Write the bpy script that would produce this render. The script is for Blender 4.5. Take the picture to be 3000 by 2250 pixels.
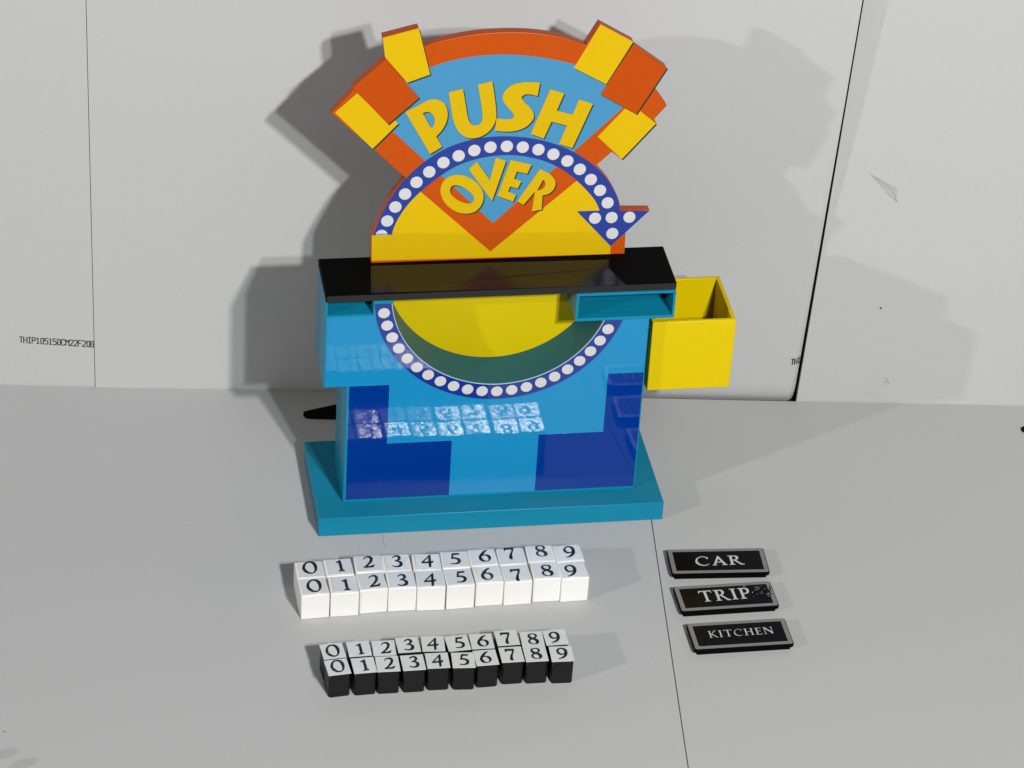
import bpy, bmesh, math, random
from mathutils import Vector, Matrix
random.seed(7)
for o in list(bpy.data.objects):
    bpy.data.objects.remove(o)
SC = bpy.context.scene
COL = SC.collection
CM = 0.01                       # everything below is written in centimetres
rad = math.radians

# ------------------------------------------------------------------ camera
CAM = Vector((-24.4654, -190.3573, 140.9055))
YAW, PITCH, ROLL, FPX = rad(11.1682), rad(33.5515), rad(3.7573), 9903.417
fwd = Vector((math.sin(YAW)*math.cos(PITCH), math.cos(YAW)*math.cos(PITCH), -math.sin(PITCH)))
r0 = Vector((math.cos(YAW), -math.sin(YAW), 0)); u0 = r0.cross(fwd)
rgt = r0*math.cos(ROLL) + u0*math.sin(ROLL)
upv = -r0*math.sin(ROLL) + u0*math.cos(ROLL)
cd = bpy.data.cameras.new('camera'); cam = bpy.data.objects.new('camera', cd); COL.objects.link(cam)
cd.sensor_width = 36; cd.sensor_fit = 'HORIZONTAL'; cd.lens = FPX/3000*36
cd.clip_start = 0.05; cd.clip_end = 50
M = Matrix((rgt, upv, -fwd)).transposed().to_4x4(); M.translation = CAM*CM
cam.matrix_world = M
SC.camera = cam

# ------------------------------------------------------------------ world and lamps (a dark room, two studio lamps on the right, a weak one on the left)
w = bpy.data.worlds.new("World"); SC.world = w; w.use_nodes = True
bg = w.node_tree.nodes['Background']; bg.inputs[0].default_value = (0.8, 0.9, 1, 1); bg.inputs[1].default_value = 0.008
TGT = Vector((12, 8, 14))
def lamp(name, d, dist, power, size, col=(1, 1, 1)):
    L = bpy.data.lights.new(name, 'AREA'); L.shape = 'DISK'; L.size = size*CM; L.energy = power; L.color = col
    o = bpy.data.objects.new(name, L); COL.objects.link(o)
    dv = Vector(d).normalized(); o.location = (TGT + dv*dist)*CM
    o.rotation_euler = dv.to_track_quat('Z', 'Y').to_euler()
    return o
lamp('studio_lamp', (0.222, -1, 0.672), 270, 60, 8, (1, .985, .955))
lamp('studio_lamp', (0.165, -1, 0.612), 270, 32, 6.5, (.97, .99, 1))
lamp('room_lamp', (-1.88, -1, 0.82), 330, 37, 7, (1, .985, .95))
SC.view_settings.view_transform = 'Standard'; SC.view_settings.look = 'None'
SC.view_settings.exposure = 0; SC.view_settings.gamma = 1
SC.cycles.max_bounces = 8; SC.cycles.diffuse_bounces = 3; SC.cycles.glossy_bounces = 4
SC.cycles.sample_clamp_indirect = 20

# ------------------------------------------------------------------ helpers
def ray(px, py):
    return fwd + rgt*((px-1500)/FPX) + upv*((1125-py)/FPX)
def hit(px, py, P, n):
    d = ray(px, py); return CAM + d*((Vector(P)-CAM).dot(n)/d.dot(n))
def onz(px, py, z=0): return hit(px, py, (0, 0, z), Vector((0, 0, 1)))
def ony(px, py, y): return hit(px, py, (0, y, 0), Vector((0, 1, 0)))

def tag(o, label=None, cat=None, group=None, kind=None):
    if label: o['label'] = label
    if cat: o['category'] = cat
    if group: o['group'] = group
    if kind: o['kind'] = kind
    return o
def empty(name, loc, rz=0):
    o = bpy.data.objects.new(name, None); o.empty_display_size = .01
    COL.objects.link(o); o.location = Vector(loc)*CM; o.rotation_euler = (0, 0, rz)
    return o
def link(name, me, mat, parent=None):
    o = bpy.data.objects.new(name, me); COL.objects.link(o)
    if mat is not None:
        me.materials.clear(); me.materials.append(mat)
    if parent is not None: o.parent = parent
    return o
def origin(parent):
    v = Vector((0, 0, 0)); p = parent
    while p is not None:
        v = v + p.location; p = p.parent
    return v

def smooth_by_angle(me, ang=35, keep=False):
    if not keep:
        for p in me.polygons: p.use_smooth = True
    me.set_sharp_from_angle(angle=rad(ang))

def boxmesh(name, a, b, bev=0.0, rel=(0, 0, 0), seg=2, z_only=False):
    """box between corners a and b (cm), coordinates relative to point rel (cm)"""
    bm = bmesh.new(); bmesh.ops.create_cube(bm, size=1)
    a = Vector(a); b = Vector(b); rel = Vector(rel)
    for v in bm.verts:
        v.co = Vector([(a[i] if v.co[i] < 0 else b[i]) - rel[i] for i in range(3)])*CM
    if bev:
        es = [e for e in bm.edges if not z_only or abs((e.verts[0].co-e.verts[1].co).z) > 1e-6]
        bmesh.ops.bevel(bm, geom=es, offset=bev*CM, segments=seg, affect='EDGES', profile=0.5)
    me = bpy.data.meshes.new(name); bm.to_mesh(me); bm.free()
    for p in me.polygons: p.use_smooth = max(abs(c) for c in p.normal) < .999
    return me
def box(name, a, b, mat, parent=None, bev=0.04):
    """box part whose vertices sit relative to its parent's origin"""
    rel = origin(parent)/CM if parent is not None else Vector((0, 0, 0))
    return link(name, boxmesh(name, a, b, bev, rel), mat, parent)

def spline(pts, seg=6):
    """closed outline; points (x,y) are corners, (x,y,1) are smooth"""
    n = len(pts); out = []
    P = [Vector((p[0], p[1])) for p in pts]; S = [len(p) > 2 for p in pts]
    for i in range(n):
        j = (i+1) % n; a, b = P[i], P[j]
        out.append(a.copy())
        if not S[i] and not S[j]: continue
        ta = (P[j]-P[i-1])*.5 if S[i] else (b-a)
        tb = (P[(j+1) % n]-P[i])*.5 if S[j] else (b-a)
        L = (b-a).length
        for t_ in (ta, tb):
            if t_.length > 1.3*L: t_.length = 1.3*L
        for k in range(1, seg):
            t = k/seg
            out.append(a*(2*t**3-3*t*t+1) + ta*(t**3-2*t*t+t) + b*(-2*t**3+3*t*t) + tb*(t**3-t*t))
    return out

def slabmesh(name, loops, h0, h1, bev=0.0, off=0.0):
    """flat plate from 2D loops (cm), extruded h0..h1 along its normal; later loops cut holes"""
    cu = bpy.data.curves.new(name, 'CURVE'); cu.dimensions = '2D'; cu.fill_mode = 'BOTH'
    cu.extrude = max(abs(h1-h0)/2 - bev, 1e-5); cu.bevel_depth = bev; cu.bevel_resolution = 1; cu.offset = off-bev
    for lp in loops:
        s = cu.splines.new('POLY'); s.points.add(len(lp)-1); s.use_cyclic_u = True
        for q, p in zip(s.points, lp): q.co = (p[0], p[1], 0, 1)
    ob = bpy.data.objects.new(name, cu)
    me = bpy.data.meshes.new_from_object(ob)
    bpy.data.objects.remove(ob); bpy.data.curves.remove(cu)
    me.name = name
    for v in me.vertices: v.co.z += (h0+h1)/2
    for p in me.polygons: p.use_smooth = abs(p.normal.z) < .99
    return me
class Plane:
    """a flat place in the scene: origin, x axis, y axis (cm, unit axes); normal points at the viewer's side"""
    def __init__(s, o, ex, ey):
        s.o = Vector(o); s.ex = Vector(ex).normalized(); s.ey = Vector(ey).normalized(); s.n = s.ex.cross(s.ey)
    def px(s, x, y):
        d = hit(x, y, s.o, s.n) - s.o; return (d.dot(s.ex), d.dot(s.ey))
    def slab(s, name, loops, h0, h1, mat, parent=None, bev=0.0, smooth=True):
        me = slabmesh(name, loops, h0, h1, bev)
        rel = origin(parent)/CM if parent is not None else Vector((0, 0, 0))
        for v in me.vertices:
            c = v.co; v.co = (s.o + s.ex*c.x + s.ey*c.y + s.n*c.z - rel)*CM
        if smooth: smooth_by_angle(me, 30, True)
        return link(name, me, mat, parent)
    def disc(s, name, c, r, h0, h1, mat, parent, n=28):
        lp = [(c[0]+r*math.cos(2*math.pi*i/n), c[1]+r*math.sin(2*math.pi*i/n)) for i in range(n)]
        return s.slab(name, [lp], h0, h1, mat, parent)

# ------------------------------------------------------------------ materials
def mat(name, col, rough=.5, spec=.5, bump=0.0, bscale=400, stretch=(1, 1, 1), mottle=0.0, mscale=60, coat=0.0, rvar=0.0, metal=0.0, sss=0.0):
    m = bpy.data.materials.new(name); m.use_nodes = True; nt = m.node_tree; N = nt.nodes; L = nt.links
    b = N['Principled BSDF']
    b.inputs['Base Color'].default_value = (*col, 1); b.inputs['Roughness'].default_value = rough
    b.inputs['Specular IOR Level'].default_value = spec; b.inputs['Coat Weight'].default_value = coat; b.inputs['Coat Roughness'].default_value = .11
    b.inputs['Metallic'].default_value = metal
    tc = N.new('ShaderNodeTexCoord'); mp = N.new('ShaderNodeMapping'); mp.inputs['Scale'].default_value = stretch
    L.new(tc.outputs['Object'], mp.inputs[0])
    if bump:
        n = N.new('ShaderNodeTexNoise'); n.inputs['Scale'].default_value = bscale; n.inputs['Detail'].default_value = 4
        L.new(mp.outputs[0], n.inputs[0])
        bp = N.new('ShaderNodeBump'); bp.inputs['Strength'].default_value = 1; bp.inputs['Distance'].default_value = bump*CM
        L.new(n.outputs['Fac'], bp.inputs['Height']); L.new(bp.outputs[0], b.inputs['Coat Normal' if coat else 'Normal'])
        m['bump_node'] = bp.name
    if mottle:
        n = N.new('ShaderNodeTexNoise'); n.inputs['Scale'].default_value = mscale; n.inputs['Detail'].default_value = 6
        L.new(mp.outputs[0], n.inputs[0])
        mx = N.new('ShaderNodeMix'); mx.data_type = 'RGBA'
        mx.inputs[6].default_value = (*[c*(1-mottle) for c in col], 1); mx.inputs[7].default_value = (*[min(1, c*(1+mottle)) for c in col], 1)
        L.new(n.outputs['Fac'], mx.inputs[0]); L.new(mx.outputs[2], b.inputs['Base Color'])
    if rvar:
        n = N.new('ShaderNodeTexNoise'); n.inputs['Scale'].default_value = 90
        L.new(mp.outputs[0], n.inputs[0])
        mr = N.new('ShaderNodeMapRange'); mr.inputs['To Min'].default_value = rough-rvar; mr.inputs['To Max'].default_value = rough+rvar
        L.new(n.outputs['Fac'], mr.inputs[0]); L.new(mr.outputs[0], b.inputs['Roughness'])
    return m
def marks(m, spots):
    """small stains and painted shadows with a place of their own: (x, y, z, rx, ry, rz, darkness, rough noise 0/1), cm in object space"""
    nt = m.node_tree; N = nt.nodes; L = nt.links; b = N['Principled BSDF']
    tc = N.new('ShaderNodeTexCoord')
    prev = None
    for (x, y, z, rx, ry, rz, d, ns, ang) in spots:
        mp = N.new('ShaderNodeMapping'); mp.vector_type = 'TEXTURE'
        mp.inputs['Location'].default_value = (x*CM, y*CM, z*CM); mp.inputs['Scale'].default_value = (rx*CM, ry*CM, rz*CM)
        mp.inputs['Rotation'].default_value = ang
        L.new(tc.outputs['Object'], mp.inputs[0])
        ln = N.new('ShaderNodeVectorMath'); ln.operation = 'LENGTH'; L.new(mp.outputs[0], ln.inputs[0])
        mr = N.new('ShaderNodeMapRange'); mr.inputs['From Min'].default_value = 1; mr.inputs['From Max'].default_value = .6
        mr.inputs['To Min'].default_value = 0; mr.inputs['To Max'].default_value = d
        L.new(ln.outputs['Value'], mr.inputs[0]); out = mr.outputs[0]
        if ns:
            n = N.new('ShaderNodeTexNoise'); n.inputs['Scale'].default_value = ns; n.inputs['Detail'].default_value = 5
            L.new(tc.outputs['Object'], n.inputs[0])
            m2 = N.new('ShaderNodeMapRange'); m2.inputs['From Min'].default_value = .48; m2.inputs['From Max'].default_value = .6
            L.new(n.outputs['Fac'], m2.inputs[0])
            mu = N.new('ShaderNodeMath'); mu.operation = 'MULTIPLY'; L.new(out, mu.inputs[0]); L.new(m2.outputs[0], mu.inputs[1]); out = mu.outputs[0]
        if prev is None: prev = out
        else:
            mx = N.new('ShaderNodeMath'); mx.operation = 'MAXIMUM'; L.new(prev, mx.inputs[0]); L.new(out, mx.inputs[1]); prev = mx.outputs[0]
    mx = N.new('ShaderNodeMix'); mx.data_type = 'RGBA'
    src = b.inputs['Base Color']
    if src.is_linked: L.new(src.links[0].from_socket, mx.inputs[6])
    else: mx.inputs[6].default_value = src.default_value
    mx.inputs[7].default_value = (.03, .03, .035, 1)
    L.new(prev, mx.inputs[0]); L.new(mx.outputs[2], src)

M_floor = mat('white_foam_board_table', (.395, .40, .402), .55, .35, bump=.004, bscale=900, mottle=.07, mscale=700)
M_wall = mat('white_foam_board_wall', (.395, .40, .40), .6, .3, bump=.004, bscale=900, mottle=.06, mscale=700)
M_wall_r = mat('scuffed_foam_board_wall', (0.3966, 0.3996, 0.3966), .6, .3, bump=.004, bscale=900, mottle=.06, mscale=700)
M_core = mat('foam_edge', (0.3256, 0.3315, 0.3256), .8, .2, mottle=0.140)
M_under = mat('dark_table', (0.0118, 0.0118, 0.0118), .8, .2)
M_teal = mat('printed_teal_plastic', (.003, .17, .275), .36, 0.18, bump=.004, bscale=260, stretch=(.12, .12, 3.2), mottle=0.070, mscale=200)
M_tealh = mat('printed_teal_plastic_layered', (.003, .185, .30), .4, 0.18, bump=.03, bscale=260, stretch=(.08, 2.2, 2.2), mottle=0.168, mscale=260)
M_light = mat('light_blue_glossy_print', (.008, .195, .40), .03, .28, bump=.0025, bscale=140, coat=.0, mottle=0.028, mscale=500)
M_dark = mat('royal_blue_glossy_print', (.0, .026, .20), .03, .22, bump=.0025, bscale=140, mottle=0.042, mscale=500)
M_band = mat('deep_blue_glossy_print', (0.0071, 0.0266, 0.2013), .06, .5, bump=.004, bscale=140, mottle=0.042, mscale=500)
M_bulb = mat('white_bulb_print', (0.4736, 0.4677, 0.4736), .2, .5, bump=.008, bscale=140, mottle=0.028, mscale=500)
M_disc = mat('yellow_disc_plastic', (.48, .375, .0), .45, 0.16, bump=.004, bscale=300, mottle=0.042, mscale=30)
M_bin = mat('lemon_yellow_plastic', (.56, .415, .0), .42, 0.16, bump=.006, bscale=500, mottle=0.028, mscale=200)
M_or = mat('orange_plastic', (.40, .056, .0), .38, 0.16, bump=.004, bscale=400, mottle=0.056, mscale=300)
M_orp = mat('orange_print', (.385, .052, .0), .42, 0.14, bump=.004, bscale=400, mottle=0.070, mscale=500)
M_ye = mat('yellow_print', (.53, .345, .0), .42, 0.14, bump=.004, bscale=400, mottle=0.042, mscale=500)
M_let = mat('golden_letter_print', (.50, .325, .0), .45, 0.14, bump=.003, bscale=400, mottle=0.070, mscale=500)
M_sky = mat('sky_blue_print', (.048, .21, .375), .42, 0.14, bump=.004, bscale=400, mottle=0.056, mscale=500)
M_sb = mat('sign_blue_print', (0.0178, 0.0367, 0.2131), .42, 0.14, bump=.004, bscale=400, mottle=0.056, mscale=500)
M_shadow = mat('dark_green_print', (0.0059, 0.0207, 0.0118), .5, .3)
M_blk = mat('black_plastic', (.0012, .0012, .0012), .62, .04, bump=.004, bscale=500)
M_gloss = mat('added_gloss_on_black', (0.0035, 0.0035, 0.0030), .17, .26, bump=.006, bscale=700, stretch=(.4, 2.4, 1), rvar=.05)
M_gloss.node_tree.nodes['Mapping'].inputs['Scale'].default_value = (.25, 2.2, 1); M_gloss.node_tree.nodes['Mapping'].inputs['Rotation'].default_value = (0, 0, rad(28))
M_blk2 = mat('charcoal_cube_plastic', (0.0071, 0.0071, 0.0071), .4, .18, bump=.01, bscale=500, stretch=(.3, .3, 3), mottle=0.420, mscale=200)
M_white = mat('white_cube_plastic', (.68, .67, .645), .5, .4, bump=.008, bscale=700, mottle=0.028, mscale=500)
M_lab = mat('taped_paper_label', (.575, .59, .61), .36, .5, bump=.017, bscale=210, mottle=0.056, mscale=400, rvar=.0, coat=1)
M_pap = mat('matt_paper_label', (.57, .58, .58), .36, .55, bump=.016, bscale=210, mottle=0.042, mscale=500, coat=1)
M_ink = mat('black_ink', (0.0035, 0.0042, 0.0089), .4, .4)
M_grey = mat('satin_grey_border', (.165, .16, .165), .3, .3, bump=.006, bscale=300, mottle=0.112, mscale=300)
M_inset = mat('glossy_black_print', (0.0024, 0.0024, 0.0035), .2, .06, bump=.012, bscale=160)
M_crin = mat('wrinkled_film_over_black', (.02, .02, .025), .16, .8, bump=.01, bscale=400)
M_cap = mat('white_serif_print', (0.4381, 0.4499, 0.4440), .35, .4)
M_matte = mat('matt_black', (0.0018, 0.0018, 0.0018), .9, .1)

M_edge = mat('charcoal_layered_edge', (.011, .011, .012), .5, .3, bump=.01, bscale=400, stretch=(.1, 1, 3))
M_rim = mat('white_cut_edge', (.55, .57, .56), .5, .3)
# ------------------------------------------------------------------ the table top: two foam boards with a seam between them
s0 = onz(1905, 1510); s1 = onz(2015, 2250)
def seamx(y, d=0): return s0.x + (s1.x-s0.x)*(y-s0.y)/(s1.y-s0.y) + d
floor = link('floor', boxmesh('floor', (-170, -190, -3), (210, 60, -.6)), M_under); tag(floor, kind='structure')
# wall line
wb0 = onz(280, 1133); wb1 = onz(2325, 1175)
wx = (wb1-wb0).normalized(); WN = Vector((wx.y, -wx.x, 0))      # towards the viewer
def wally(x): return wb0.y + (x-wb0.x)*wx.y/wx.x
TOPX = Plane((0, 0, 0), (1, 0, 0), (0, 1, 0))
yb_, yf_ = 20, -140
TOPX.slab('board', [[(-110, yf_), (seamx(yf_), yf_), (seamx(wally(24)-.2), wally(24)-.2), (-110, wally(-110)-.2)]], -.5, 0, M_floor, floor)
TOPX.slab('board', [[(seamx(yf_, .07), yf_), (150, yf_), (150, wally(150)-.2), (seamx(wally(24)-.2, .07), wally(24)-.2)]], -.5, 0, M_floor, floor)
sp = []
for px, py, r, d in [(13, 2143, .07, .9), (209, 2164, .035, .6), (550, 1538, .05, .6), (1053, 1604, .05, .8), (1617, 1786, .06, .6), (1120, 1597, .03, .6)]:
    q = onz(px, py); sp.append((q.x, q.y, 0, r, r*1.3, 1, d, 0, (0, 0, .4)))
for px, py, rx, ry in [(15, 2208, 1.1, .55), (70, 2236, 1.2, .5)]:  # faint shadows of something out of view, painted into the floor colour
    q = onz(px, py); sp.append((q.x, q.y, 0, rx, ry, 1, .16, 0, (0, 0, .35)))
q0 = onz(1121, 1560); q1 = onz(1124, 1600)
sp.append(((q0.x+q1.x)/2, (q0.y+q1.y)/2, 0, .035, abs(q0.y-q1.y)*.8, 1, .45, 0, (0, 0, 0)))
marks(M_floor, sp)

# ------------------------------------------------------------------ upright foam boards behind
def wall_board(name, left, right, top, lean, mats, label, bend=False):
    """left/right: two bottom-to-top points on the board face (cm along the wall line); lean: backward offset per cm of height"""
    nx, nz = 26, 30
    bm = bmesh.new(); grid = []
    for k in range(nz+1):
        t = k/nz; z = -.4 + (top+.4)*(t**1.6)
        row = []
        xl = left[0] + (left[1]-left[0])*z/top; xr = right[0] + (right[1]-right[0])*z/top
        for i in range(nx+1):
            s = i/nx
            s = 1-(1-s)**2.6 if bend else s
            x = xl + (xr-xl)*s
            off = lean*max(z, 0)
            if bend:
                e = xr-x; off += .40*max(0, 1-e/.42)**1.3 * max(0, 1-z/26)          # right edge rolled back
                off += .36*max(0, 1-max(z, -.4)/1.3)**2 * min(1, max(0, (x-xl)-8)/25)   # foot curls back
                off += -.18*math.exp(-((x-xl-2.2)/2.4)**2)+.0
            p = wb0 + wx*(x) - WN*off; p.z = z
            row.append(bm.verts.new(p*CM))
        grid.append(row)
    bk = [[bm.verts.new(v.co - WN*.45*CM) for v in r] for r in grid]
    F = []
    for k in range(nz):
        for i in range(nx):
            bm.faces.new((grid[k][i], grid[k][i+1], grid[k+1][i+1], grid[k+1][i]))
            bm.faces.new((bk[k][i+1], bk[k][i], bk[k+1][i], bk[k+1][i+1]))
        for g in ((0, 1), (nx, -1)):
            i = g[0]; q = (grid[k][i], grid[k+1][i], bk[k+1][i], bk[k][i])
            bm.faces.new(q if g[1] > 0 else q[::-1]).material_index = 1
    for i in range(nx):
        bm.faces.new((grid[0][i+1], grid[0][i], bk[0][i], bk[0][i+1])).material_index = 1
        bm.faces.new((grid[nz][i], grid[nz][i+1], bk[nz][i+1], bk[nz][i])).material_index = 1
    me = bpy.data.meshes.new(name); bm.to_mesh(me); bm.free(); smooth_by_angle(me, 40)
    o = bpy.data.objects.new(name, me); COL.objects.link(o); me.materials.append(mats); me.materials.append(M_core)
    return tag(o, label, 'foam board')
def along(p): return (p-wb0).dot(wx)
WP = Plane(wb0, wx, (0, 0, 1))
HT = 46
def edge(p0, p1, lean=0.0, top=HT):
    """wall-plane positions at height 0 and at the board's top of a line through two pixels"""
    n = (WN + Vector((0, 0, lean))).normalized()
    a = hit(*p0, wb0, n); b = hit(*p1, wb0, n)
    ta, tb = along(a), along(b); k = (tb-ta)/(b.z-a.z)
    return (ta-k*a.z, ta-k*a.z+k*top)
e_l = edge((280, 1133), (253, 0)); e_m = edge((2326, 1175), (2527, 0))
LR = .042
e_r = edge((2333, 1176), (2531, 0), LR)
bl = wall_board('foam_board', (-90, -90), (e_l[0]-.05, e_l[1]-.05), HT, 0, M_wall, 'white upright foam board on the left, printed code running into its right edge')
bm_ = wall_board('foam_board', e_l, e_m, HT, 0, M_wall, 'wide white upright foam board directly behind the game machine, catching its shadows', bend=True)
br = wall_board('foam_board', e_r, (140, 140), HT, LR, M_wall_r, 'white upright foam board on the right with pencil smear and scuffs')
WR = Plane(wb0, wx, Vector((0, 0, 1)) - WN*LR)
def wp(px, py): return hit(px, py, wb0, WR.n)
sp = []
q = wp(2580, 903); sp += [(q.x, q.y, q.z, .09, 2, .13, .95, 0, (0, 0, 0))]
marks(M_wall_r, sp)

M_pencil = mat('pencil_graphite', (.20, .20, .20), .6, .3)
M_pencil2 = mat('faint_pencil_graphite', (.34, .34, .335), .6, .3)
def strokes(name, lines, width, m, parent, lift=.012):
    bm = bmesh.new(); nn = WR.n
    for (x0, y0, x1, y1) in lines:
        p = wp(x0, y0); q = wp(x1, y1); d = (q-p).normalized(); c = nn.cross(d)*width
        bm.faces.new([bm.verts.new((v + nn*lift)*CM) for v in (p-c, q-c, q+c, p+c)])
    me = bpy.data.meshes.new(name); bm.to_mesh(me); bm.free(); return link(name, me, m, parent)
rs = random.Random(3); ln = []
for k in range(15):
    t = k/14; x1 = 2630 - 3*t; y1 = 552 + 40*t
    st_ = rs.uniform(0, .5); ln.append((2543+(x1-2543)*st_, 506+(y1-506)*st_ + rs.uniform(-1, 1), x1+rs.uniform(-3, 2), y1))
strokes('pencil_mark', ln, .012, M_pencil2, br)
strokes('pencil_mark', [(2562, 520, 2628, 556), (2590, 562, 2630, 590), (2618, 577, 2632, 592), (2604, 550, 2624, 575)], .012, M_pencil, br, .014)
ln = []
for (cx_, cy_, rx_, ry_, n_) in [(2558, 1085, 7, 26, 9), (2556, 1150, 12, 22, 12), (2538, 1160, 5, 6, 3)]:
    for k in range(n_):
        x_, y_ = cx_+rs.uniform(-rx_, rx_), cy_+rs.uniform(-ry_, ry_); ln.append((x_, y_, x_+rs.uniform(-6, 6), y_+rs.uniform(-6, 8)))
strokes('scuff_mark', ln, .016, M_pencil2, br)
strokes('scuff_mark', [(2585, 1122, 2600, 1118), (2596, 1107, 2602, 1120), (2601, 1116, 2604, 1127), (2588, 1130, 2594, 1129), (2592, 1112, 2594, 1108), (2535, 1150, 2537, 1153)], .02, M_pencil, br, .014)

# printed codes: thin dot-matrix strokes
G = {'T': [(0, 7, 4, 7), (2, 7, 2, 0)], 'H': [(0, 0, 0, 7), (4, 0, 4, 7), (0, 3.5, 4, 3.5)], 'I': [(2, 0, 2, 7), (.7, 7, 3.3, 7), (.7, 0, 3.3, 0)],
     'P': [(0, 0, 0, 7), (0, 7, 3, 7), (3, 7, 4, 6), (4, 6, 4, 4.4), (4, 4.4, 3, 3.5), (3, 3.5, 0, 3.5)], '1': [(2, 0, 2, 7), (.8, 5.8, 2, 7), (.8, 0, 3.2, 0)],
     '0': [(1, 0, 3, 0), (3, 0, 3.6, 1), (3.6, 1, 3.6, 6), (3.6, 6, 3, 7), (3, 7, 1, 7), (1, 7, .4, 6), (.4, 6, .4, 1), (.4, 1, 1, 0)],
     '5': [(4, 7, 0, 7), (0, 7, 0, 4), (0, 4, 3, 4), (3, 4, 4, 3), (4, 3, 4, 1), (4, 1, 3, 0), (3, 0, 0, 0)],
     'C': [(4, 6, 3, 7), (3, 7, 1, 7), (1, 7, 0, 6), (0, 6, 0, 1), (0, 1, 1, 0), (1, 0, 3, 0), (3, 0, 4, 1)],
     'M': [(0, 0, 0, 7), (0, 7, 2, 4), (2, 4, 4, 7), (4, 7, 4, 0)], '2': [(0, 6, 1, 7), (1, 7, 3, 7), (3, 7, 4, 6), (4, 6, 4, 4.5), (4, 4.5, 0, 0), (0, 0, 4, 0)],
     'F': [(0, 0, 0, 7), (0, 7, 4, 7), (0, 3.5, 3, 3.5)], 'B': [(0, 0, 0, 7), (0, 7, 3, 7), (3, 7, 4, 5.3), (4, 5.3, 3, 3.7), (3, 3.7, 0, 3.7), (3, 3.7, 4, 2), (4, 2, 3, 0), (3, 0, 0, 0)]}
def code(text, a, b, hgt, parent, n_all=None, plane=WP, lift=.012, bendfn=None):
    A = Vector(plane.px(*a)); B = Vector(plane.px(*b)); n = n_all or len(text); ex = (B-A)/n; u = ex.length/5.2
    exn = ex.normalized(); eyn = Vector((-exn.y, exn.x)); v = hgt/7
    bm = bmesh.new(); wd = .036
    for i, ch in enumerate(text):
        for (x0, y0, x1, y1) in G[ch]:
            p = A + ex*i + exn*x0*u + eyn*y0*v; q = A + ex*i + exn*x1*u + eyn*y1*v
            d = (q-p).normalized(); nn = Vector((-d.y, d.x))*wd; p = p-d*wd*.8; q = q+d*wd*.8
            vs = []
            for c in (p-nn, q-nn, q+nn, p+nn):
                off = bendfn(c.x) if bendfn else 0
                vs.append(bm.verts.new((plane.o + plane.ex*c.x + plane.ey*c.y + plane.n*(lift-off))*CM))
            bm.faces.new(vs)
    me = bpy.data.meshes.new('printed_code'); bm.to_mesh(me); bm.free()
    return link('printed_code', me, M_ink, parent)
code('THIP105150CM22F20B', (57, 1003), (278, 1017), .5, bl)
def rollback(x):
    e = (e_m[0]+(e_m[1]-e_m[0])*(3/HT))-x
    return .40*max(0, 1-e/.42)**1.3*max(0, 1-3/26)
code('THI', (2317, 1066.5), (2347, 1068), .48, bm_, lift=.06, bendfn=rollback)

# ------------------------------------------------------------------ black pointed pieces lying on the table
def wedge(pts, label):
    e = empty('pointed_piece', (sum(p[0] for p in pts)/len(pts), sum(p[1] for p in pts)/len(pts), 0))
    TOPX.slab('blade', [spline(pts, 5)], .0, .16, M_matte, e, bev=.0)
    return tag(e, label, 'pointed piece')
P = lambda x, y: tuple(onz(x, y, .16)[:2])
a = P(888, 1213)
wedge([(*P(889, 1208), 1), (*P(900, 1203), 1), P(986, 1184), (9, 18.3), (9, 13.1), P(986, 1224.5), (*P(905, 1222), 1), (*P(893, 1218), 1)],
      'flat black pointed piece lying on the table behind the machine, left of its foot')
wedge([(*P(2992, 1253), 1), P(3004, 1247), (64, 11.6), (64, 4), P(3004, 1264), (*P(2995, 1259), 1)],
      'tip of a flat black piece poking in at the right edge of the picture')

# ------------------------------------------------------------------ the game machine
mach = empty('game_machine', (12.35, 4.8, 0))
tag(mach, 'tabletop game machine with orange PUSH OVER sign, blue cabinet and yellow side bin', 'game machine')
base = box('base_slab', (0, 0, 0), (24.69, 9.57, 1.52), M_teal, mach, .06)
# cabinet
CX, CZ, RB, RH = 12.48, 18.74, 8.3, 7.66
ZT = 18.28                       # underside of the black top
CH0, CH1 = 15.99, 18.22          # chute
def arc(r, a0, a1, n=48): return [(CX+r*math.cos(rad(a0+(a1-a0)*i/n)), CZ+r*math.sin(rad(a0+(a1-a0)*i/n))) for i in range(n+1)]
def ang_at(r, z, side):
    a = math.degrees(math.asin((z-CZ)/r)); return (-180-a) if side < 0 else a
FRONT = Plane((0, 1.83, 0), (1, 0, 0), (0, 0, 1))
aL = ang_at(RH, ZT, -1); aR = ang_at(RH, CH0, 1)
outline = [(1.89, 1.52), (22.86, 1.52), (22.86, CH0), ] + list(reversed(arc(RH, aL, aR))) + [(3.54, ZT), (3.54, 17.16), (.3, 17.16), (.3, 11.34), (1.89, 11.34)]
cab = FRONT.slab('cabinet', [outline], -4.97, 0, M_teal, mach, bev=.035)
# left open slot above the shoulder
box('slot_wall', (.3, 1.9, 17.14), (.44, 6.8, ZT), M_teal, mach, .02)
box('slot_floor', (.44, 1.95, 17.1), (3.52, 6.7, 17.185), M_tealh, mach, .0)
box('slot_back', (.44, 6.55, 17.19), (3.53, 6.78, ZT), M_teal, mach, .0)
ro = arc(RH+.001, aL, aR); ri = arc(RH-.05, aL, aR)
M_ring = mat('teal_with_bounce_tint', (.006, .095, .115), .45, .25, bump=.004, bscale=260, stretch=(.12, 3.2, .12), mottle=.05, mscale=200)  # cabinet teal with the yellow disc's bounce light painted into the colour
FRONT.slab('bounce_tint_ring', [ro + list(reversed(ri))], -3.3, -.03, M_ring, mach)  # thin strip added inside the opening to carry that tint
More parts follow.
